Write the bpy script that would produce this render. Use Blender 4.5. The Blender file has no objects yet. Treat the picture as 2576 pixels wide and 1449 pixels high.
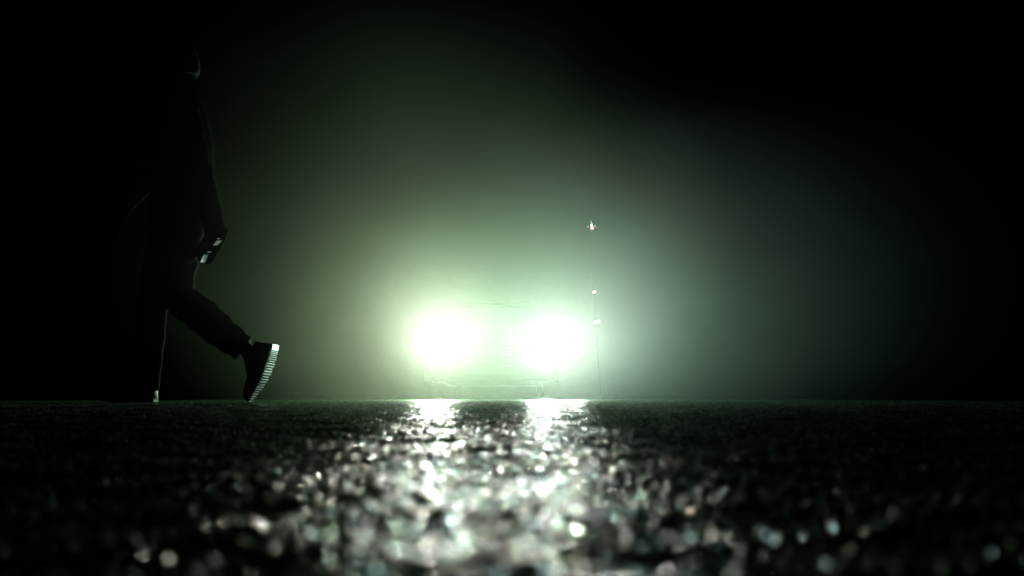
import bpy, bmesh, math, random
import numpy as np
from mathutils import Vector, Matrix
random.seed(7)
rng = np.random.default_rng(11)
R = math.radians
S = bpy.context.scene
COL = S.collection

# ------------------------------------------------------------------ camera
CAM_H = 0.03
FPX = 2022.0                       # focal length in pixels of a 2576 px wide picture
PITCH = math.atan(273.5 / FPX)
cam = bpy.data.cameras.new('camera')
cam_ob = bpy.data.objects.new('camera', cam)
COL.objects.link(cam_ob)
cam.sensor_width = 36.0
cam.lens = 36.0 * FPX / 2576.0
cam.clip_start = 0.01
cam.clip_end = 2000.0
cam_ob.location = (0, 0, CAM_H)
cam_ob.rotation_euler = (R(90) + PITCH, 0, 0)
cam.dof.use_dof = True
cam.dof.focus_distance = 4.6
cam.dof.aperture_fstop = 8.2
S.camera = cam_ob

# ------------------------------------------------------------------ night sky
W = bpy.data.worlds.new("World")
S.world = W
W.use_nodes = True
nt = W.node_tree
bg = nt.nodes['Background']
sky = nt.nodes.new('ShaderNodeTexSky')
sky.sky_type = 'NISHITA'
sky.sun_disc = False
sky.sun_elevation = R(-6)
sky.sun_rotation = R(200)
nt.links.new(sky.outputs[0], bg.inputs[0])
bg.inputs[1].default_value = 0.0015

# ------------------------------------------------------------------ exposure and renderer
S.view_settings.view_transform = 'Standard'
S.view_settings.look = 'None'
S.view_settings.exposure = 0.0
S.view_settings.gamma = 1.0
S.render.engine = 'CYCLES'
S.cycles.use_denoising = True
S.cycles.use_adaptive_sampling = False
S.cycles.max_bounces = 4
S.cycles.volume_bounces = 0
S.cycles.transparent_max_bounces = 8
S.cycles.caustics_reflective = False
S.cycles.caustics_refractive = False
S.cycles.sample_clamp_direct = 0
S.cycles.sample_clamp_indirect = 2.0

# lamp powers (watt), haze
LAMP_GAIN = 0.30
LAMP_LEFT = 8600.0 * LAMP_GAIN
LAMP_RIGHT = 6400.0 * LAMP_GAIN
LAMP_MARK = 800.0 * LAMP_GAIN
HAZE = 0.0245
HAZE_G = 0.69


# ------------------------------------------------------------------ helpers
def ray(px, py):
    """direction of a pixel of the 2576 px wide picture"""
    v = Vector(((px - 1288.0) / FPX, 1.0, (724.5 - py) / FPX))
    return Matrix.Rotation(PITCH, 3, 'X') @ v


def at(px, py, y):
    d = ray(px, py)
    return Vector((0, 0, CAM_H)) + d * (y / d.y)


def new_ob(name, me, parent=None, mat=None, smooth=True):
    o = bpy.data.objects.new(name, me)
    COL.objects.link(o)
    if parent is not None:
        o.parent = parent
    if mat is not None:
        me.materials.append(mat)
    if smooth and hasattr(me, 'polygons'):
        me.polygons.foreach_set('use_smooth', [True] * len(me.polygons))
    return o


def tag(o, label=None, cat=None, group=None, kind=None):
    if label: o['label'] = label
    if cat: o['category'] = cat
    if group: o['group'] = group
    if kind: o['kind'] = kind
    return o


def empty(name, loc):
    o = bpy.data.objects.new(name, None)
    COL.objects.link(o)
    o.location = loc
    return o


def mat(name, color, rough=0.6, metal=0.0, coat=0.0, coat_rough=0.1, noise=None, bump=0.0, bscale=60.0, spec=0.5):
    m = bpy.data.materials.new(name)
    m.use_nodes = True
    n = m.node_tree.nodes
    L = m.node_tree.links
    b = n['Principled BSDF']
    b.inputs['Base Color'].default_value = (*color, 1)
    b.inputs['Roughness'].default_value = rough
    b.inputs['Metallic'].default_value = metal
    b.inputs['Coat Weight'].default_value = coat
    b.inputs['Coat Roughness'].default_value = coat_rough
    b.inputs['Specular IOR Level'].default_value = spec
    tc = n.new('ShaderNodeTexCoord')
    nz = n.new('ShaderNodeTexNoise')
    nz.inputs['Scale'].default_value = bscale
    nz.inputs['Detail'].default_value = 4
    L.new(tc.outputs['Object'], nz.inputs['Vector'])
    mx = n.new('ShaderNodeMix')
    mx.data_type = 'RGBA'
    k = 0.6 if noise is None else noise
    mx.inputs[6].default_value = (*[c * k for c in color], 1)
    mx.inputs[7].default_value = (*[min(1, c * (2 - k)) for c in color], 1)
    L.new(nz.outputs[0], mx.inputs[0])
    L.new(mx.outputs[2], b.inputs['Base Color'])
    if bump:
        bp = n.new('ShaderNodeBump')
        bp.inputs['Strength'].default_value = bump
        bp.inputs['Distance'].default_value = 0.01
        L.new(nz.outputs[0], bp.inputs['Height'])
        L.new(bp.outputs[0], b.inputs['Normal'])
    return m


def emis(name, color, strength):
    m = bpy.data.materials.new(name)
    m.use_nodes = True
    n = m.node_tree.nodes
    b = n['Principled BSDF']
    b.inputs['Base Color'].default_value = (0.6, 0.6, 0.6, 1)
    b.inputs['Emission Color'].default_value = (*color, 1)
    b.inputs['Emission Strength'].default_value = strength
    return m


class MB:
    """collects shapes, then becomes one mesh object"""
    def __init__(s):
        s.v, s.f = [], []

    def add(s, vs, fs):
        k = len(s.v)
        s.v += [tuple(p) for p in vs]
        s.f += [tuple(i + k for i in f) for f in fs]
        return s

    def rings(s, rings, cap=True, closed=True):
        n = len(rings[0])
        vs = [p for r in rings for p in r]
        fs = []
        for i in range(len(rings) - 1):
            for j in range(n if closed else n - 1):
                a = i * n + j
                b = i * n + (j + 1) % n
                fs.append((a, b, b + n, a + n))
        if cap and closed:
            fs.append(tuple(range(n))[::-1])
            fs.append(tuple((len(rings) - 1) * n + j for j in range(n)))
        return s.add(vs, fs)

    def box(s, c, d):
        x, y, z = [q / 2 for q in d]
        vs = [(c[0] + i * x, c[1] + j * y, c[2] + k * z) for i in (-1, 1) for j in (-1, 1) for k in (-1, 1)]
        return s.add(vs, [(0, 1, 3, 2), (4, 6, 7, 5), (0, 4, 5, 1), (2, 3, 7, 6), (0, 2, 6, 4), (1, 5, 7, 3)])

    def lathe(s, prof, axis='Z', c=(0, 0, 0), n=32):
        rs = []
        for (r, h) in prof:
            ring = []
            for k in range(n):
                a = 2 * math.pi * k / n
                u, v = r * math.cos(a), r * math.sin(a)
                p = {'Z': (u, v, h), 'X': (h, u, v), 'Y': (v, h, u)}[axis]
                ring.append((p[0] + c[0], p[1] + c[1], p[2] + c[2]))
            rs.append(ring)
        return s.rings(rs)

    def tube(s, pts, rad, n=14, flat=None):
        """pts: points, rad: list of (ru, rv); rings stand across the path, u = picture plane, v = depth"""
        pts = [Vector(p) for p in pts]
        rs = []
        for i, p in enumerate(pts):
            t = (pts[min(i + 1, len(pts) - 1)] - pts[max(i - 1, 0)]).normalized()
            v = Vector((0, 1, 0)) if flat is None else Vector(flat)
            v = (v - t * v.dot(t)).normalized()
            u = v.cross(t).normalized()
            ru, rv = rad[i] if isinstance(rad[i], (tuple, list)) else (rad[i], rad[i])
            rs.append([tuple(p + u * (ru * math.cos(2 * math.pi * k / n)) + v * (rv * math.sin(2 * math.pi * k / n))) for k in range(n)])
        return s.rings(rs)

    def build(s, name, m, parent=None, smooth=True, bevel=0.0, sub=0):
        me = bpy.data.meshes.new(name)
        me.from_pydata(s.v, [], s.f)
        bm = bmesh.new()
        bm.from_mesh(me)
        bmesh.ops.recalc_face_normals(bm, faces=bm.faces)
        bm.to_mesh(me)
        bm.free()
        o = new_ob(name, me, parent, m, smooth)
        if bevel:
            b = o.modifiers.new('bevel', 'BEVEL')
            b.width = bevel
            b.segments = 2
            b.limit_method = 'ANGLE'
        if sub:
            q = o.modifiers.new('sub', 'SUBSURF')
            q.levels = q.render_levels = sub
        return o


def cr(pts, n):
    """Catmull-Rom resampling of tuples"""
    P = [np.array(p, float) for p in pts]
    P = [2 * P[0] - P[1]] + P + [2 * P[-1] - P[-2]]
    out = []
    segs = len(P) - 3
    for k in range(n):
        t = k / (n - 1) * segs
        i = min(int(t), segs - 1)
        f = t - i
        a, b, c, d = P[i:i + 4]
        out.append(0.5 * (2 * b + (c - a) * f + (2 * a - 5 * b + 4 * c - d) * f * f + (3 * b - a - 3 * c + d) * f ** 3))
    return out


# ------------------------------------------------------------------ wet asphalt
def asphalt(name, fine):
    m = bpy.data.materials.new(name)
    m.use_nodes = True
    n = m.node_tree.nodes
    L = m.node_tree.links
    b = n['Principled BSDF']
    geo = n.new('ShaderNodeNewGeometry')
    vo = n.new('ShaderNodeTexVoronoi')
    vo.inputs['Scale'].default_value = 250
    L.new(geo.outputs['Position'], vo.inputs['Vector'])
    rp = n.new('ShaderNodeValToRGB')            # stone kinds: bluish, greenish, tan, dark
    e = rp.color_ramp.elements
    e[0].position = 0.0
    e[0].color = (0.009, 0.011, 0.013, 1)
    e[1].position = 1.0
    e[1].color = (0.03, 0.032, 0.025, 1)
    q = rp.color_ramp.elements.new(0.5)
    q.color = (0.015, 0.019, 0.015, 1)
    sep = n.new('ShaderNodeSeparateColor')
    L.new(vo.outputs['Color'], sep.inputs[0])
    L.new(sep.outputs[0], rp.inputs[0])
    L.new(rp.outputs[0], b.inputs['Base Color'])
    # each stone polished differently
    mr = n.new('ShaderNodeMapRange')
    mr.inputs['To Min'].default_value = 0.2
    mr.inputs['To Max'].default_value = 0.34
    L.new(sep.outputs[1], mr.inputs['Value'])
    L.new(mr.outputs[0], b.inputs['Roughness'])
    # water film, glint tints painted into its gloss: hue and polish vary by stone
    ti = n.new('ShaderNodeValToRGB')
    te = ti.color_ramp.elements
    te[0].color = (0.45, 0.86, 0.90, 1)
    te[1].color = (1.0, 0.98, 0.72, 1)
    te2 = te.new(0.35)
    te2.color = (0.62, 0.95, 0.62, 1)
    te3 = te.new(0.7)
    te3.color = (0.92, 1.0, 0.84, 1)
    gl = n.new('ShaderNodeBsdfGlossy')
    gl.distribution = 'GGX'
    fr = n.new('ShaderNodeFresnel')
    fr.inputs['IOR'].default_value = 1.45
    L.new(ti.outputs[0], gl.inputs['Color'])
    L.new(mr.outputs[0], gl.inputs['Roughness'])
    wm = n.new('ShaderNodeMapRange')
    wm.inputs['To Min'].default_value = 0.04
    wm.inputs['To Max'].default_value = 1.6 if fine else 0.45
    pw = n.new('ShaderNodeMath')
    pw.operation = 'POWER'
    pw.inputs[1].default_value = 2.0
    if fine:
        ah = n.new('ShaderNodeAttribute'); ah.attribute_name = 'stone_hue'
        aw = n.new('ShaderNodeAttribute'); aw.attribute_name = 'stone_wet'
        L.new(ah.outputs['Fac'], ti.inputs[0])
        ar = n.new('ShaderNodeAttribute'); ar.attribute_name = 'fine_relief'
        ad = n.new('ShaderNodeMath'); ad.operation = 'ADD'
        L.new(mr.outputs[0], ad.inputs[0])
        L.new(ar.outputs['Fac'], ad.inputs[1])
        L.new(ad.outputs[0], gl.inputs['Roughness'])
        L.new(aw.outputs['Fac'], pw.inputs[0])
    else:
        L.new(sep.outputs[2], ti.inputs[0])
        L.new(sep.outputs[1], pw.inputs[0])
    L.new(pw.outputs[0], wm.inputs['Value'])
    mf = n.new('ShaderNodeMath')
    mf.operation = 'MULTIPLY'
    mf.use_clamp = True
    L.new(fr.outputs[0], mf.inputs[0])
    L.new(wm.outputs[0], mf.inputs[1])
    ms = n.new('ShaderNodeMixShader')
    L.new(mf.outputs[0], ms.inputs[0])
    L.new(b.outputs[0], ms.inputs[1])
    L.new(gl.outputs[0], ms.inputs[2])
    L.new(ms.outputs[0], [x for x in n if x.type == 'OUTPUT_MATERIAL'][0].inputs['Surface'])
    b.inputs['Specular IOR Level'].default_value = 0.02
    bp = n.new('ShaderNodeBump')
    if fine:
        nz = n.new('ShaderNodeTexNoise')
        nz.inputs['Scale'].default_value = 700
        nz.inputs['Detail'].default_value = 2
        L.new(geo.outputs['Position'], nz.inputs['Vector'])
        L.new(nz.outputs[0], bp.inputs['Height'])
        bp.inputs['Strength'].default_value = 0.07
        bp.inputs['Distance'].default_value = 0.0012
    else:
        L.new(vo.outputs['Distance'], bp.inputs['Height'])
        bp.invert = True
        bp.inputs['Strength'].default_value = 0.6
        bp.inputs['Distance'].default_value = 0.0024
    L.new(bp.outputs[0], b.inputs['Normal'])
    L.new(bp.outputs[0], gl.inputs['Normal'])
    L.new(bp.outputs[0], fr.inputs['Normal'])
    return m


def hash2(ix, iy, k):
    h = (ix.astype(np.int64) * 374761393 + iy.astype(np.int64) * 668265263 + k * 974634777) & 0x7fffffff
    h = ((h ^ (h >> 13)) * 1274126177) & 0x7fffffff
    h = ((h ^ (h >> 16)) * 2246822519) & 0x7fffffff
    return ((h ^ (h >> 11)) & 0xffffff) / float(0x1000000)


def vnoise(x, y, s, k):
    x = x / s
    y = y / s
    ix, iy = np.floor(x), np.floor(y)
    fx, fy = x - ix, y - iy
    fx = fx * fx * (3 - 2 * fx)
    fy = fy * fy * (3 - 2 * fy)
    a, b = hash2(ix, iy, k), hash2(ix + 1, iy, k)
    c, d = hash2(ix, iy + 1, k), hash2(ix + 1, iy + 1, k)
    return (a * (1 - fx) + b * fx) * (1 - fy) + (c * (1 - fx) + d * fx) * fy - 0.5


def stones(x, y, s, k, steep=1.0):
    """broken chips with flat faces, set in a jittered grid of pitch s"""
    gx, gy = np.floor(x / s), np.floor(y / s)
    best = np.zeros(x.shape)
    hue = np.zeros(x.shape)
    wet = np.zeros(x.shape)
    for dx in (-1, 0, 1):
        for dy in (-1, 0, 1):
            cx, cy = gx + dx, gy + dy
            h = [hash2(cx, cy, k + q) for q in range(11)]
            r = s * (0.40 + 0.40 * h[2])
            an = h[4] * math.pi
            ux, uy = (x - (cx + 0.15 + 0.7 * h[0]) * s) / r, (y - (cy + 0.15 + 0.7 * h[1]) * s) / r
            el = 0.75 + 0.5 * h[3]
            a = (ux * np.cos(an) + uy * np.sin(an)) * el
            b = (-ux * np.sin(an) + uy * np.cos(an)) / el
            t0 = 0.35 + 0.65 * h[5]
            p1 = t0 + steep * (a * (h[6] - .5) + b * (h[7] - .5)) * (0.28 + 2.6 * h[10] ** 4)
            p2 = t0 + 0.12 + steep * (a * (h[8] - .5) + b * (h[9] - .5)) * 1.35
            edge = (1.15 - np.sqrt(a * a + b * b)) * 1.65
            hh_ = np.minimum(np.minimum(p1, p2), edge)
            up = hh_ > best
            best = np.where(up, hh_, best)
            hue = np.where(up, hash2(cx, cy, k + 12), hue)
            wet = np.where(up, hash2(cx, cy, k + 13) * np.clip(edge * 2.0, 0, 1), wet)
    return best, hue, wet


def road_height(x, y):
    x = x / 0.6
    y = y / 0.6
    z = 0.0060 * vnoise(x, y, 0.11, 5) + 0.0030 * vnoise(x, y, 0.035, 9)
    st, hue, wet = stones(x, y, 0.0054, 21)
    st2 = stones(x + 3.3, y + 1.7, 0.0026, 51, 0.6)[0]
    return 0.6 * (z + 0.0024 * st + 0.0004 * st2 - 0.001), hue, wet


def build_road():
    YF = 8.0
    nu, nv = 1400, 2300
    u = np.linspace(-1, 1, nu)
    u = 0.86 * u
    y = 0.088 * np.exp(np.linspace(0, math.log(YF / 0.088), nv))
    U, Y = np.meshgrid(u, y)
    X = U * (Y + 0.04)
    Z, HUE, WET = road_height(X, Y)
    # settle the rim of the detailed sheet into the plain sheet around it
    rim = np.clip((0.86 - np.abs(U)) / 0.03, 0, 1) * np.clip((YF - Y) / 1.5, 0, 1)
    Z = Z * rim + 0.0006
    co = np.stack([X, Y, Z], -1).reshape(-1, 3).astype(np.float32)
    idx = np.arange(nu * nv).reshape(nv, nu)
    q = np.stack([idx[:-1, :-1], idx[:-1, 1:], idx[1:, 1:], idx[1:, :-1]], -1).reshape(-1)
    nf = len(q) // 4
    me = bpy.data.meshes.new('road')
    me.vertices.add(len(co))
    me.vertices.foreach_set('co', co.reshape(-1))
    me.loops.add(len(q))
    me.loops.foreach_set('vertex_index', q.astype(np.int32))
    me.polygons.add(nf)
    me.polygons.foreach_set('loop_start', np.arange(0, nf * 4, 4, dtype=np.int32))
    me.update()
    me.validate()
    me.polygons.foreach_set('use_smooth', np.ones(nf, bool))
    o = bpy.data.objects.new('road', me)
    COL.objects.link(o)
    # farther out the sheet is too coarse to carry every chip: that relief goes into the roughness
    REL = np.clip((Y - 0.45) / 2.2, 0, 1) * 0.09
    for nm, A in (('stone_hue', HUE), ('stone_wet', WET), ('fine_relief', REL)):
        at_ = me.attributes.new(nm, 'FLOAT', 'POINT')
        at_.data.foreach_set('value', A.reshape(-1).astype(np.float32))
    me.materials.append(asphalt('wet_asphalt', True))
    tag(o, 'wet dark coarse asphalt glittering in the headlights', kind='structure')


build_road()
g = MB()
NG = 40
vs = [((-1 + 2 * i / NG) * 300, (-1 + 2 * j / NG) * 300, -0.0032) for j in range(NG + 1) for i in range(NG + 1)]
fs = [(j * (NG + 1) + i, j * (NG + 1) + i + 1, (j + 1) * (NG + 1) + i + 1, (j + 1) * (NG + 1) + i) for j in range(NG) for i in range(NG)]
g.add(vs, fs)
go = g.build('ground', asphalt('wet_asphalt_far', False))
tag(go, 'dark wet ground running back into the night', kind='structure')

# ------------------------------------------------------------------ mist in front of the car, shaped and tinted to form the glow
def mist(centre, size, tint, dens, label, seed):
    bm = bmesh.new()
    bmesh.ops.create_icosphere(bm, subdivisions=4, radius=1.03, matrix=Matrix.Diagonal((*size, 1)))
    me = bpy.data.meshes.new('glow_mist')
    bm.to_mesh(me)
    bm.free()
    hm = bpy.data.materials.new('mist_air')
    hm.use_nodes = True
    hn = hm.node_tree.nodes
    lk = hm.node_tree.links
    for nd in list(hn):
        if nd.type != 'OUTPUT_MATERIAL':
            hn.remove(nd)
    pv = hn.new('ShaderNodeVolumePrincipled')
    pv.inputs['Color'].default_value = (*tint, 1)
    pv.inputs['Anisotropy'].default_value = HAZE_G
    tc = hn.new('ShaderNodeTexCoord')
    dv = hn.new('ShaderNodeVectorMath'); dv.operation = 'DIVIDE'
    dv.inputs[1].default_value = size
    lk.new(tc.outputs['Object'], dv.inputs[0])
    dt = hn.new('ShaderNodeVectorMath'); dt.operation = 'DOT_PRODUCT'
    lk.new(dv.outputs[0], dt.inputs[0]); lk.new(dv.outputs[0], dt.inputs[1])
    nz = hn.new('ShaderNodeTexNoise')
    nz.noise_dimensions = '4D'
    nz.inputs['W'].default_value = seed
    nz.inputs['Scale'].default_value = 0.75
    nz.inputs['Detail'].default_value = 2.0
    nz.inputs['Distortion'].default_value = 0.4
    lk.new(tc.outputs['Object'], nz.inputs['Vector'])

    def mth(op, *args):
        m = hn.new('ShaderNodeMath'); m.operation = op
        for i, q in enumerate(args):
            if isinstance(q, (int, float)): m.inputs[i].default_value = q
            else: lk.new(q, m.inputs[i])
        return m.outputs[0]
    inner = mth('MAXIMUM', mth('SUBTRACT', 1.0, dt.outputs['Value']), 0.0)
    wisps = mth('MULTIPLY_ADD', nz.outputs[0], 1.1, -0.55)          # ragged outline
    core = mth('MAXIMUM', mth('ADD', inner, wisps), 0.0)
    core = mth('POWER', mth('MULTIPLY', core, mth('MINIMUM', mth('MULTIPLY', inner, 3.0), 1.0)), 2.5)
    lk.new(mth('MULTIPLY', core, dens), pv.inputs['Density'])
    lk.new(pv.outputs[0], [x for x in hn if x.type == 'OUTPUT_MATERIAL'][0].inputs['Volume'])
    o = new_ob('glow_mist', me, None, hm)
    o.location = centre
    tag(o, label, 'mist', kind='stuff')


mist(at(1140, 720, 6.2), Vector((2.3, 4.3, 2.1)), (0.93, 1.0, 0.85), HAZE, 'pale olive mist shaped and tinted as the glow over the brighter headlight', 2.0)
mist(at(1620, 800, 6.2), Vector((2.5, 4.2, 1.3)), (0.88, 1.0, 0.95), HAZE * 1.0, 'cooler low mist shaped and tinted as the glow beside the smaller headlight', 7.3)

# ------------------------------------------------------------------ car
CY = 10.5
HL = at(1100, 878, CY)       # headlight on the left of the picture
HR = at(1374, 887, CY)
HM = at(1446, 856, CY + 0.12)
CX = (HL.x + HR.x) / 2
paint = mat('car_paint', (0.010, 0.011, 0.012), 0.4, coat=0.5, coat_rough=0.05)
glass = mat('car_glass', (0.01, 0.012, 0.012), 0.05, coat=1)
black = mat('black_plastic', (0.02, 0.02, 0.02), 0.6, bump=0.2)
rubber = mat('tyre_rubber', (0.015, 0.015, 0.015), 0.8, bump=0.3)
chrome = mat('dark_chrome', (0.04, 0.04, 0.04), 0.3, metal=1)
plate_m = mat('dark_plate', (0.04, 0.04, 0.04), 0.7)  # plate colour darkened so it stays hidden in the headlight glare
lens_m = emis('headlight_lens_glow', (0.95, 1.0, 0.93), 4.0)
mark_m = emis('marker_glow', (1.0, 1.0, 0.9), 5.0)

car = empty('parked_car', (CX, CY, 0))
tag(car, 'dark car facing the camera with both headlights blazing on wet asphalt', 'car')


def sec(y, w, z0, z1, z2, n=9):
    """body ring at depth y: half-width w, sill z0, shoulder z1, top z2"""
    pts = [(-w * 0.9, z0), (-w * 0.99, z0 + 0.12), (-w, (z0 + z1) / 2), (-w * 0.985, z1 - 0.04), (-w * 0.93, z1),
           (-w * 0.6, z2 - 0.01), (-w * 0.25, z2), (w * 0.25, z2), (w * 0.6, z2 - 0.01), (w * 0.93, z1),
           (w * 0.985, z1 - 0.04), (w, (z0 + z1) / 2), (w * 0.99, z0 + 0.12), (w * 0.9, z0)]
    return [(x, y, z) for x, z in pts]


b = MB()
b.rings([sec(0.10, 0.74, 0.30, 0.62, 0.66), sec(0.16, 0.84, 0.24, 0.78, 0.82), sec(0.35, 0.90, 0.22, 0.86, 0.90),
         sec(0.9, 0.92, 0.2, 0.91, 0.97), sec(1.35, 0.92, 0.2, 0.94, 1.01), sec(2.4, 0.92, 0.2, 0.97, 1.0),
         sec(3.6, 0.92, 0.2, 0.99, 1.02), sec(4.3, 0.88, 0.24, 0.98, 1.0), sec(4.5, 0.78, 0.34, 0.86, 0.9)])
b.build('body', paint, car, bevel=0.01)
ca = MB()
def cab(y, wb, zb, wt, zt):
    return [(-wb, y, zb), (-wt, y, zt - 0.05), (-wt * 0.85, y, zt), (0, y, zt + 0.02), (wt * 0.85, y, zt), (wt, y, zt - 0.05), (wb, y, zb)]
ca.rings([cab(1.72, 0.74, 1.0, 0.62, 1.40), cab(2.0, 0.78, 1.0, 0.62, 1.47), cab(3.1, 0.8, 1.0, 0.62, 1.47), cab(3.9, 0.76, 1.0, 0.58, 1.36), cab(4.2, 0.7, 1.0, 0.66, 1.05)])
rf = ca.build('roof', paint, car, bevel=0.02)
w = MB().add([(-0.78, 1.12, 1.0), (0.78, 1.12, 1.0), (0.64, 1.76, 1.41), (-0.64, 1.76, 1.41), (-0.76, 1.14, 0.985), (0.76, 1.14, 0.985), (0.62, 1.78, 1.39), (-0.62, 1.78, 1.39)],
             [(0, 1, 2, 3), (7, 6, 5, 4), (0, 4, 5, 1), (1, 5, 6, 2), (2, 6, 7, 3), (3, 7, 4, 0)])
w.build('windscreen', glass, car, smooth=False)
for s in (-1, 1):
    q = MB().add([(s * 0.80, 1.75, 1.03), (s * 0.82, 3.7, 1.03), (s * 0.67, 3.5, 1.36), (s * 0.665, 2.0, 1.40), (s * 0.79, 1.75, 1.03), (s * 0.80, 3.7, 1.03), (s * 0.66, 3.5, 1.36), (s * 0.655, 2.0, 1.40)],
                 [(0, 1, 2, 3), (7, 6, 5, 4), (0, 4, 5, 1), (1, 5, 6, 2), (2, 6, 7, 3), (3, 7, 4, 0)])
    q.build('side_window', glass, car, smooth=False)
    mm = MB().tube([(s * 0.90, 1.42, 1.0), (s * 0.96, 1.42, 1.02)], [0.025, 0.02])
    mm.box((s * 1.0, 1.42, 1.06), (0.16, 0.09, 0.12))
    mm.build('wing_mirror', black, car, bevel=0.015)
gr = MB().box((0, 0.075, 0.60), (0.78, 0.04, 0.14))
gro = gr.build('grille', black, car, smooth=False, bevel=0.01)
sl = MB()
for k in range(4):
    sl.box((0, 0.05, 0.555 + 0.03 * k), (0.74, 0.02, 0.008))
sl.build('slat', chrome, gro, smooth=False)
bp_ = MB()
bp_.rings([[(x, 0.10 + 0.18 * (abs(x) / 0.9) ** 3 + dy, z) for dy, z in ((0, 0.24), (-0.05, 0.27), (-0.07, 0.36), (-0.05, 0.45), (0, 0.48), (0.06, 0.48), (0.06, 0.24))] for x in np.linspace(-0.9, 0.9, 13)])
bp_.build('bumper', paint, car, bevel=0.008)
MB().box((0, 0.012, 0.38), (0.52, 0.012, 0.11)).build('number_plate', plate_m, car, smooth=False, bevel=0.003)
MB().box((0, 0.05, 0.21), (1.2, 0.08, 0.06)).build('air_intake', black, car, smooth=False, bevel=0.01)


def beam(parent, loc, power, size, target, fall):
    """a headlight's beam: bright white core, wide faint greenish spill"""
    ld = bpy.data.lights.new('headlight_beam', 'SPOT')
    ld.energy = power
    ld.shadow_soft_size = size
    ld.spot_size = R(120)
    ld.spot_blend = 1.0
    ld.use_nodes = True
    n = ld.node_tree.nodes
    L = ld.node_tree.links
    em = [x for x in n if x.type == 'EMISSION'][0]
    tc = n.new('ShaderNodeTexCoord')
    sp = n.new('ShaderNodeSeparateXYZ')
    L.new(tc.outputs['Normal'], sp.inputs[0])
    ab = n.new('ShaderNodeMath'); ab.operation = 'ABSOLUTE'
    L.new(sp.outputs['Z'], ab.inputs[0])
    ac = n.new('ShaderNodeMath'); ac.operation = 'ARCCOSINE'
    L.new(ab.outputs[0], ac.inputs[0])
    comb = n.new('ShaderNodeCombineXYZ')
    for i, ef in enumerate(fall):
        m1 = n.new('ShaderNodeMath'); m1.operation = 'MULTIPLY'
        m1.inputs[1].default_value = -1.0 / R(ef)
        L.new(ac.outputs[0], m1.inputs[0])
        ex = n.new('ShaderNodeMath'); ex.operation = 'EXPONENT'
        L.new(m1.outputs[0], ex.inputs[0])
        m2 = n.new('ShaderNodeMath'); m2.operation = 'MULTIPLY'
        m2.inputs[1].default_value = BEAM_TINT[i]
        L.new(ex.outputs[0], m2.inputs[0])
        L.new(m2.outputs[0], comb.inputs[i])
    L.new(comb.outputs[0], em.inputs['Color'])
    o = bpy.data.objects.new('headlight_beam', ld)
    COL.objects.link(o)
    o.parent = parent
    o.location = loc
    wl = Vector((CX, CY, 0)) + Vector(loc)
    o.rotation_euler = (Vector(target) - wl).to_track_quat('-Z', 'Y').to_euler()
    return o


BEAM_TINT = (1.0, 0.92, 0.90)
FALL_OLIVE = (9.4, 14.8, 9.2)      # degrees in which the spill fades, per colour
FALL_TEAL = (8.6, 14.8, 11.4)
FALL_NARROW = (7.5, 10.0, 8.5)
for H, P_, AIM, FALL in ((HL, LAMP_LEFT, (-0.1, 0, 0.3), FALL_OLIVE), (HR, LAMP_RIGHT, (0.3, 0, 0.1), FALL_TEAL)):
    c = (H.x - CX, 0.0, H.z)
    hl = MB()
    hl.lathe([(0.14, 0.14), (0.152, 0.04), (0.147, 0.0), (0.128, -0.005), (0.125, 0.05)], 'Y', c)
    hlo = hl.build('headlight', chrome, car)
    MB().lathe([(0.001, -0.014), (0.065, -0.010), (0.110, 0.0), (0.124, 0.012), (0.122, 0.02)], 'Y', c).build('lens', lens_m, hlo)
    beam(car, (c[0], -0.06, c[2]), P_, 0.07, AIM, FALL)
c = (HM.x - CX, 0.10, HM.z)
mk = MB().lathe([(0.04, 0.12), (0.045, 0.02), (0.04, 0.0), (0.03, -0.004)], 'Y', c).build('marker_lamp', chrome, car)
MB().lathe([(0.001, -0.016), (0.02, -0.012), (0.033, -0.004), (0.032, 0.01)], 'Y', c, 20).build('lens', mark_m, mk)
tag(mk, 'small bright lamp on the corner beside the headlight')
beam(car, (c[0], 0.02, c[2]), LAMP_MARK, 0.03, (0.8, 0.0, 0.5), FALL_NARROW)
for s in (-1, 1):
    for yy in (0.85, 3.55):
        tx = s * 0.80
        ty = MB().lathe([(0.20, -0.10), (0.30, -0.105), (0.325, -0.08), (0.33, 0), (0.325, 0.08), (0.30, 0.105), (0.20, 0.10)], 'X', (tx, yy, 0.33), 36)
        wl = empty('wheel', (0, 0, 0)); wl.parent = car
        ty.build('tyre', rubber, wl)
        ri = MB().lathe([(0.21, -0.09), (0.205, 0.09)], 'X', (tx, yy, 0.33), 36)
        for k in range(5):
            a = k * 2 * math.pi / 5
            ri.tube([(tx + s * 0.095, yy, 0.33), (tx + s * 0.095, yy + 0.2 * math.cos(a), 0.33 + 0.2 * math.sin(a))], [0.03, 0.022], 8, (1, 0, 0))
        ri.build('rim', chrome, wl)

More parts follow.
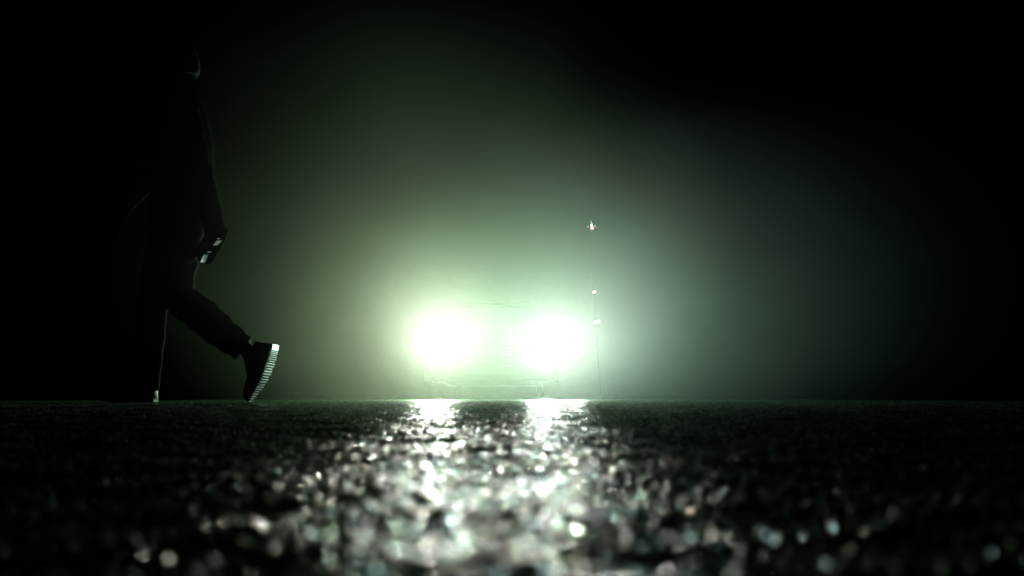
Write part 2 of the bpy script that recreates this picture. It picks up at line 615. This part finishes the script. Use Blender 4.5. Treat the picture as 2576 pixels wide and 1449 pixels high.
# ------------------------------------------------------------------ leaning mast with three small lamps
MY = 30.0
T, M_, B_ = at(1488, 570, MY), at(1495, 735, MY), at(1500, 810, MY)
mast = empty('lamp_mast', (B_.x + 0.1, MY + 0.1, 0))
tag(mast, 'thin dark mast beyond the car carrying three small pinkish lights one above another', 'lamp mast')
mast_m = mat('mast_metal', (0.03, 0.03, 0.03), 0.6, metal=0.5)
base = mast.location
def loc(p): return (p[0] - base.x, p[1] - base.y, p[2] - base.z)
MB().tube([(0.05, 0, 0), loc((B_.x, MY + .4, B_.z)), loc((M_.x, MY + .4, M_.z)), loc((T.x, MY + .4, T.z + 0.1))], [0.02, 0.012, 0.010, 0.008], 12).build('pole', mast_m, mast)
white_b = emis('white_bulb', (1.0, 0.86, 0.88), 3.0)
hot_b = emis('hot_white_bulb', (1.0, 0.90, 0.88), 7.0)
pink_b = emis('pink_bulb', (1.0, 0.50, 0.46), 2.0)
dim_b = emis('dim_bulb', (0.75, 0.95, 0.85), 0.4)
def bulb(name, p, r, m, parent, sx=1.0):
    q = MB()
    rr = [(max(1e-4, r * math.sin(math.pi * k / 8)), -r * math.cos(math.pi * k / 8)) for k in range(9)]
    q.lathe(rr, 'Z', (0, 0, 0), 16)
    q.v = [(x * sx + p[0], y + p[1], z + p[2]) for x, y, z in q.v]
    return q.build(name, m, parent)
px30 = MY / FPX
def lampset(P0, label, bulbs):
    p = loc(P0)
    h = MB().tube([(p[0], p[1] + 0.41, p[2]), (p[0], p[1] + 0.03, p[2])], [0.015, 0.04], 12).build('lamp', mast_m, mast)
    h['label'] = label
    for dx, dz, r, m, sx in bulbs:
        bulb('bulb', (p[0] + dx * px30, p[1] - 0.04, p[2] + dz * px30), r * px30, m, h, sx)
lampset(T, 'highest small lamp, white over pink', [(0, 3.5, 3.0, white_b, 1), (1.0, -4.5, 4.0, pink_b, 1.05), (-1.5, 11.5, 2.2, dim_b, 1), (9, 0.5, 2.4, dim_b, 1), (-9, -1.5, 2.4, dim_b, .8)])
lampset(M_, 'small pink lamp midway up', [(0, 0, 3.4, emis('pale_pink_bulb', (1.0, 0.62, 0.58), 3.5), 1.2)])
lampset(B_, 'lowest lamp, two white bulbs side by side', [(-3, -1, 2.8, hot_b, 1.4), (4.5, 1, 3.2, hot_b, 1)])

# ------------------------------------------------------------------ walking person
PY = 3.8
cloth = mat('dark_jacket_cloth', (0.002, 0.0024, 0.003), 0.8, bump=0.4, bscale=140, spec=0.003)
denim = mat('dark_trouser_cloth', (0.0018, 0.0022, 0.003), 0.8, bump=0.4, bscale=160, spec=0.003)
skin = mat('skin', (0.05, 0.033, 0.026), 0.7, spec=0.1)
hair_m = mat('dark_hair', (0.006, 0.005, 0.004), 0.8, spec=0.05, bump=0.5, bscale=200)
leather = mat('shoe_leather', (0.006, 0.006, 0.007), 0.6, spec=0.1, bump=0.2)
sole_m = mat('shoe_sole_rubber', (0.01, 0.01, 0.01), 0.6, spec=0.1)
lug_m = mat('pale_tread_rubber', (0.62, 0.66, 0.6), 0.38, noise=0.3, bscale=40, spec=1.0)
refl = mat('reflective_white', (0.85, 0.88, 0.85), 0.4, noise=0.9, spec=1.0, coat=1, coat_rough=0.3)
glove_m = mat('dark_glove', (0.003, 0.003, 0.003), 0.8, spec=0.0, bump=0.3)


def P(px, py, dy=0.0):
    return at(px, py, PY + dy)


NEAR, FAR = -0.10, 0.10
hip = {'n': P(452, 545, NEAR * .8), 'f': P(448, 545, FAR * .8)}
knee = {'n': P(448, 742, NEAR), 'f': P(383, 772, FAR)}
ankle = {'n': P(628, 885, NEAR), 'f': P(374, 955, FAR)}
sho = {'n': P(458, 272, -0.18), 'f': P(452, 272, 0.18)}
elb = {'n': P(500, 430, -0.25), 'f': P(402, 420, 0.25)}
wri = {'n': P(544, 588, -0.22), 'f': P(310, 520, 0.2)}
pel, chest, neck = P(450, 520), P(456, 330), P(452, 235)
headc, crown = P(438, 160), P(438, 95)

# body: one skinned surface with head, hands and feet
V, E, RAD = [], [], []
def jv(p, r, par=None):
    V.append(tuple(p)); RAD.append(r if isinstance(r, tuple) else (r, r))
    if par is not None: E.append((par, len(V) - 1))
    return len(V) - 1
i0 = jv(pel, (0.13, 0.11))
i1 = jv(P(454, 430), (0.12, 0.1), i0)
i2 = jv(chest, (0.13, 0.11), i1)
i3 = jv(neck, 0.055, i2)
i4 = jv(P(444, 198), 0.06, i3)
i5 = jv(headc, (0.085, 0.095), i4)
i6 = jv(P(440, 118), (0.075, 0.085), i5)
i7 = jv(P(392, 165), 0.012, i5)            # nose
for s in 'nf':
    sg = -1 if s == 'n' else 1
    a = jv(sho[s], 0.055, i2); e = jv(elb[s], 0.042, a); wv = jv(wri[s], 0.028, e)
    d = Vector((-0.06, 0, -0.085)) if s == 'n' else Vector((-0.03, 0, -0.09))
    pc = Vector(wri[s]) + d * 0.7
    pv_ = jv(pc, (0.018, 0.03), wv)
    for k in range(4):
        off = (k - 1.5) * 0.018
        l = (0.075, 0.085, 0.08, 0.062)[k]
        k1 = pc + d.normalized() * 0.03 + Vector((0, off, 0))
        f0 = jv(k1, 0.0095, pv_)
        f1 = jv(k1 + (d.normalized() + Vector((-0.25, 0, 0))).normalized() * l * .5, 0.0085, f0)
        jv(k1 + (d.normalized() + Vector((-0.25, 0, 0))).normalized() * l * .5 + (d.normalized() + Vector((-0.9, 0, 0))).normalized() * l * .5, 0.0075, f1)
    t0 = jv(pc + Vector((-0.025, sg * -0.01, 0.02)), 0.011, wv)
    jv(pc + Vector((-0.05, sg * -0.015, -0.015)), 0.0085, t0)
    h = jv(hip[s], 0.085, i0); k_ = jv(knee[s], 0.055, h); an = jv(ankle[s], 0.036, k_)
    if s == 'n':
        jv(P(640, 960, NEAR), 0.03, an)
    else:
        jv(P(330, 985, FAR), 0.03, an)
me = bpy.data.meshes.new('person')
me.from_pydata(V, E, [])
pb = new_ob('person', me, None, skin, False)
sk = pb.modifiers.new('skin', 'SKIN')
for i, r in enumerate(RAD):
    me.skin_vertices[0].data[i].radius = (r[0], r[1])
me.skin_vertices[0].data[0].use_root = True
sk.use_smooth_shade = True
sb = pb.modifiers.new('sub', 'SUBSURF'); sb.levels = sb.render_levels = 2
tag(pb, 'person in dark clothes striding across the wet road, rear heel lifted', 'person')

# trousers: two legs and a seat
def loftpts(keys, n):
    L_ = cr([tuple(k[0]) + (k[1], k[2]) for k in keys], n)
    return [tuple(p[:3]) for p in L_], [(p[3], p[4]) for p in L_]
tr = MB()
p_, r_ = loftpts([(P(452, 500, -.03), .13, .12), (hip['n'], .115, .11), (P(446, 650, NEAR), .095, .09), (knee['n'], .076, .072), (P(505, 790, NEAR), .078, .072), (P(560, 838, NEAR), .072, .066), (P(612, 876, NEAR), .060, .056)], 26)
r_ = [(a * (1 + 0.06 * math.sin(i * 2.3)), b_) for i, (a, b_) in enumerate(r_)]
tr.tube(p_, r_, 20)
p_, r_ = loftpts([(P(450, 500, .03), .13, .12), (hip['f'], .115, .11), (P(415, 650, FAR), .095, .09), (knee['f'], .074, .07), (P(380, 840, FAR), .066, .062), (P(373, 962, FAR), .052, .055), (P(374, 986, FAR), .05, .055)], 26)
r_ = [(a * (1 + 0.05 * math.sin(i * 2.7)), b_) for i, (a, b_) in enumerate(r_)]
tr.tube(p_, r_, 20)
tr.build('trousers', denim, pb)
# jacket with hem behind, sleeves in the same cloth
jk = MB()
p_, r_ = loftpts([(P(452, 198), .068, .068), (P(455, 226), .072, .07), (P(456, 262), .10, .17), (P(456, 330), .135, .205), (P(460, 420), .143, .19), (P(462, 500), .146, .185), (P(458, 560), .15, .18), (P(452, 600), .12, .165)], 26)
r_ = [(a * (1 + 0.025 * math.sin(i * 1.7)), b_) for i, (a, b_) in enumerate(r_)]
jk.tube(p_, r_, 26)
for s in 'nf':
    mid = (Vector(elb[s]) + Vector(wri[s])) / 2
    p_, r_ = loftpts([(sho[s] + Vector((0, 0, .02)), .07, .065), ((Vector(sho[s]) + Vector(elb[s])) / 2, .066, .062), (elb[s], .058, .055), (mid, .052, .05), (wri[s], .042, .04)], 20)
    r_ = [(a * (1 + 0.05 * math.sin(i * 2.1)), b_) for i, (a, b_) in enumerate(r_)]
    jk.tube(p_, r_, 16)
jk.build('jacket', cloth, pb)
# hair
hh = MB()
rr = []
for k in range(9):
    th = math.pi * k / 8 * 0.62
    rr.append([(headc[0] + 0.012 + 0.104 * math.sin(th) * math.cos(a) + (0.01 if math.cos(a) > 0 else 0), headc[1] + 0.086 * math.sin(th) * math.sin(a), headc[2] + 0.025 + 0.11 * math.cos(th) - (0.05 if math.cos(a) > 0.2 else 0) * math.sin(th) ** 3) for a in np.linspace(0, 2 * math.pi, 20, endpoint=False)])
rr[0] = [(headc[0] + 0.012 + 0.002 * math.cos(a), headc[1] + 0.002 * math.sin(a), headc[2] + 0.135) for a in np.linspace(0, 2 * math.pi, 20, endpoint=False)]
hh.rings(rr, cap=True)
hh.build('hair', hair_m, pb)
# glove cuff on the swinging hand with two reflective tabs
gl = MB()
wp = Vector(wri['n'])
hd = P(512, 662, -0.22)
p_, r_ = loftpts([(wp + Vector((0.004, 0, 0.03)), .045, .045), (wp, .044, .045), (wp.lerp(hd, .5), .036, .05), (wp.lerp(hd, .9), .03, .046), (hd, .016, .03)], 14)
gl.tube(p_, r_, 16)
glo = gl.build('glove', glove_m, pb)
wf = Vector(wri['f'])
hf = wf + Vector((-0.055, 0, -0.17))
p_, r_ = loftpts([(wf + Vector((0.02, 0, 0.05)), .05, .045), (wf, .045, .045), (wf.lerp(hf, .5), .040, .055), (wf.lerp(hf, .9), .036, .05), (hf, .018, .03)], 14)
MB().tube(p_, r_, 16).build('glove', glove_m, pb)


def slab(name, quad, depth, m, parent, yaw=0.0):
    """flat tab through four picture points, with thickness"""
    n = (quad[1] - quad[0]).cross(quad[3] - quad[0]).normalized()
    if n.y > 0: n = -n
    f = [p + n * 0.004 for p in quad]
    bk = [p - n * depth for p in quad]
    return MB().add([tuple(p) for p in f + bk], [(0, 1, 2, 3), (7, 6, 5, 4), (0, 4, 5, 1), (1, 5, 6, 2), (2, 6, 7, 3), (3, 7, 4, 0)]).build(name, m, parent, smooth=False, bevel=0.002)


def tab(px, py, w_, h_, dy, name='reflective_tab', m=None, skew=5):
    dv = 0.05      # far edge deeper: the tab faces sideways, back towards the car
    q = [P(px - w_ / 2 - skew, py + h_ / 2, dy - dv), P(px + w_ / 2 - skew, py + h_ / 2, dy + dv), P(px + w_ / 2 + skew, py - h_ / 2, dy + dv), P(px - w_ / 2 + skew, py - h_ / 2, dy - dv)]
    return slab(name, q, 0.002, m or tabref, glo)
dimref = mat('dim_reflective', (0.014, 0.016, 0.013), 0.7, noise=0.6, spec=0.03)  # much darker tone for the dim tabs
tabref = mat('reflective_tab', (0.14, 0.18, 0.15), 0.6, noise=0.6, spec=0.08)
tab(517, 650, 20, 20, -0.27)['label'] = 'bright pale square tab'
tab(549, 611, 20, 13, -0.25, m=dimref)['label'] = 'dim tab on the cuff'
tab(529, 634, 17, 3, -0.27, m=dimref, skew=1)
tab(553, 600, 14, 3, -0.25, m=dimref, skew=1)


# shoes
def shoe(curve, up, wy, wx, dyc, name='shoe'):
    """curve: picture points along the sole from heel to toe; up: picture offset into the shoe"""
    C_ = cr([(a, b_) for a, b_ in curve], 30)
    so, uppr = MB(), MB()
    rs, ru = [], []
    wprof = lambda t: 0.5 * (0.62 + 0.38 * math.sin(math.pi * min(1, t * .5 + .5 * t + 0.12)) + (0.12 * math.sin(math.pi * t))) * (1 - 0.65 * max(0, (t - .88) / .12) ** 2) * (1 - 0.3 * max(0, (.08 - t) / .08) ** 2)
    info = []
    for i, q in enumerate(C_):
        t = i / 29
        c0 = Vector(P(q[0], q[1], dyc))
        nx = C_[min(i + 1, 29)] - C_[max(i - 1, 0)]
        ax = (Vector(P(q[0] + nx[0], q[1] + nx[1], dyc)) - c0).normalized()
        wv_ = Vector((wx, wy, 0)) * wprof(t)
        wv_ -= ax * wv_.dot(ax)
        nrm = ax.cross(wv_).normalized()
        upv = Vector(P(q[0] + up[0], q[1] + up[1], dyc)) - c0
        if nrm.dot(upv) < 0: nrm = -nrm
        info.append((c0, ax, wv_, nrm, t))
        th = 0.022 if t < .3 else 0.016
        rs.append([tuple(c0 + wv_), tuple(c0 - wv_), tuple(c0 - wv_ * 1.03 + nrm * th), tuple(c0 + wv_ * 1.03 + nrm * th)])
        hgt = 0.078 * (1 - t) ** 0.8 + 0.030 if t > 0.25 else 0.088 - 0.06 * (0.25 - t)
        hgt *= (1 - 0.55 * max(0, (t - .85) / .15) ** 2)
        ring = []
        for k in range(12):
            a = math.pi * k / 11
            ring.append(tuple(c0 + nrm * (th + hgt * math.sin(a)) + wv_ * math.cos(a) * (1.0 - .12 * math.sin(a))))
        ring.append(tuple(c0 + nrm * (th - 0.004) - wv_ * .9))
        ring.append(tuple(c0 + nrm * (th - 0.004) + wv_ * .9))
        ru.append(ring)
    so.rings(rs)
    uppr.rings(ru)
    sh = uppr.build(name, leather, pb)
    soo = so.build('sole', sole_m, sh, smooth=False)
    return sh, soo, info


def prism(mb, c0, ax, wv_, nrm, half, h):
    """tread bar across the sole"""
    vs = []
    for s1 in (-1, 1):
        for s2 in (-1, 1):
            for hh_ in (0.001, -h):
                vs.append(tuple(c0 + ax * (half * s1) + wv_ * (0.97 * s2) + nrm * hh_))
    mb.add(vs, [(0, 1, 3, 2), (4, 6, 7, 5), (0, 4, 5, 1), (2, 3, 7, 6), (0, 2, 6, 4), (1, 5, 7, 3)])


sh, soo, info = shoe([(691, 866), (683, 905), (661, 960), (627, 1012)], (-40, -8), 0.106, 0.002, NEAR)
tag(sh, 'rear shoe standing on its toe with pale tread showing')
td = MB()
for k in range(23):
    t = 0.13 + 0.85 * k / 22
    i0_ = min(int(t * 29), 28)
    fr_ = t * 29 - i0_
    c0, ax, wv_, nrm, _ = info[i0_]
    c0 = c0.lerp(info[i0_ + 1][0], fr_)
    prism(td, c0 + ax * 0.0, ax, wv_ * (1 - 0.2 * ((k * 7) % 3 == 0)), nrm, 0.0021, 0.005)
td.build('tread', lug_m, soo, smooth=False, bevel=0.0008)
hp = MB()
c0, ax, wv_, nrm, _ = info[2]
prism(hp, c0, ax, wv_ * 1.08, nrm, 0.014, 0.007)
hp.build('heel_pad', refl, soo, smooth=False, bevel=0.0015)['label'] = 'bright white heel pad'
sh2, so2, info2 = shoe([(392, 1011), (350, 1012.5), (300, 1012.5), (252, 1008)], (0, -40), 0.095, 0.0, FAR)
c0, ax, wv_, nrm, _ = info2[0]
prism(MB_ := MB(), c0 + nrm * 0.02, nrm, wv_ * .35, ax, 0.009, 0.002)
MB_.build('heel_tab', mat('grey_heel_tab', (0.006, 0.007, 0.01), 0.6, spec=0.02), sh2, smooth=False)
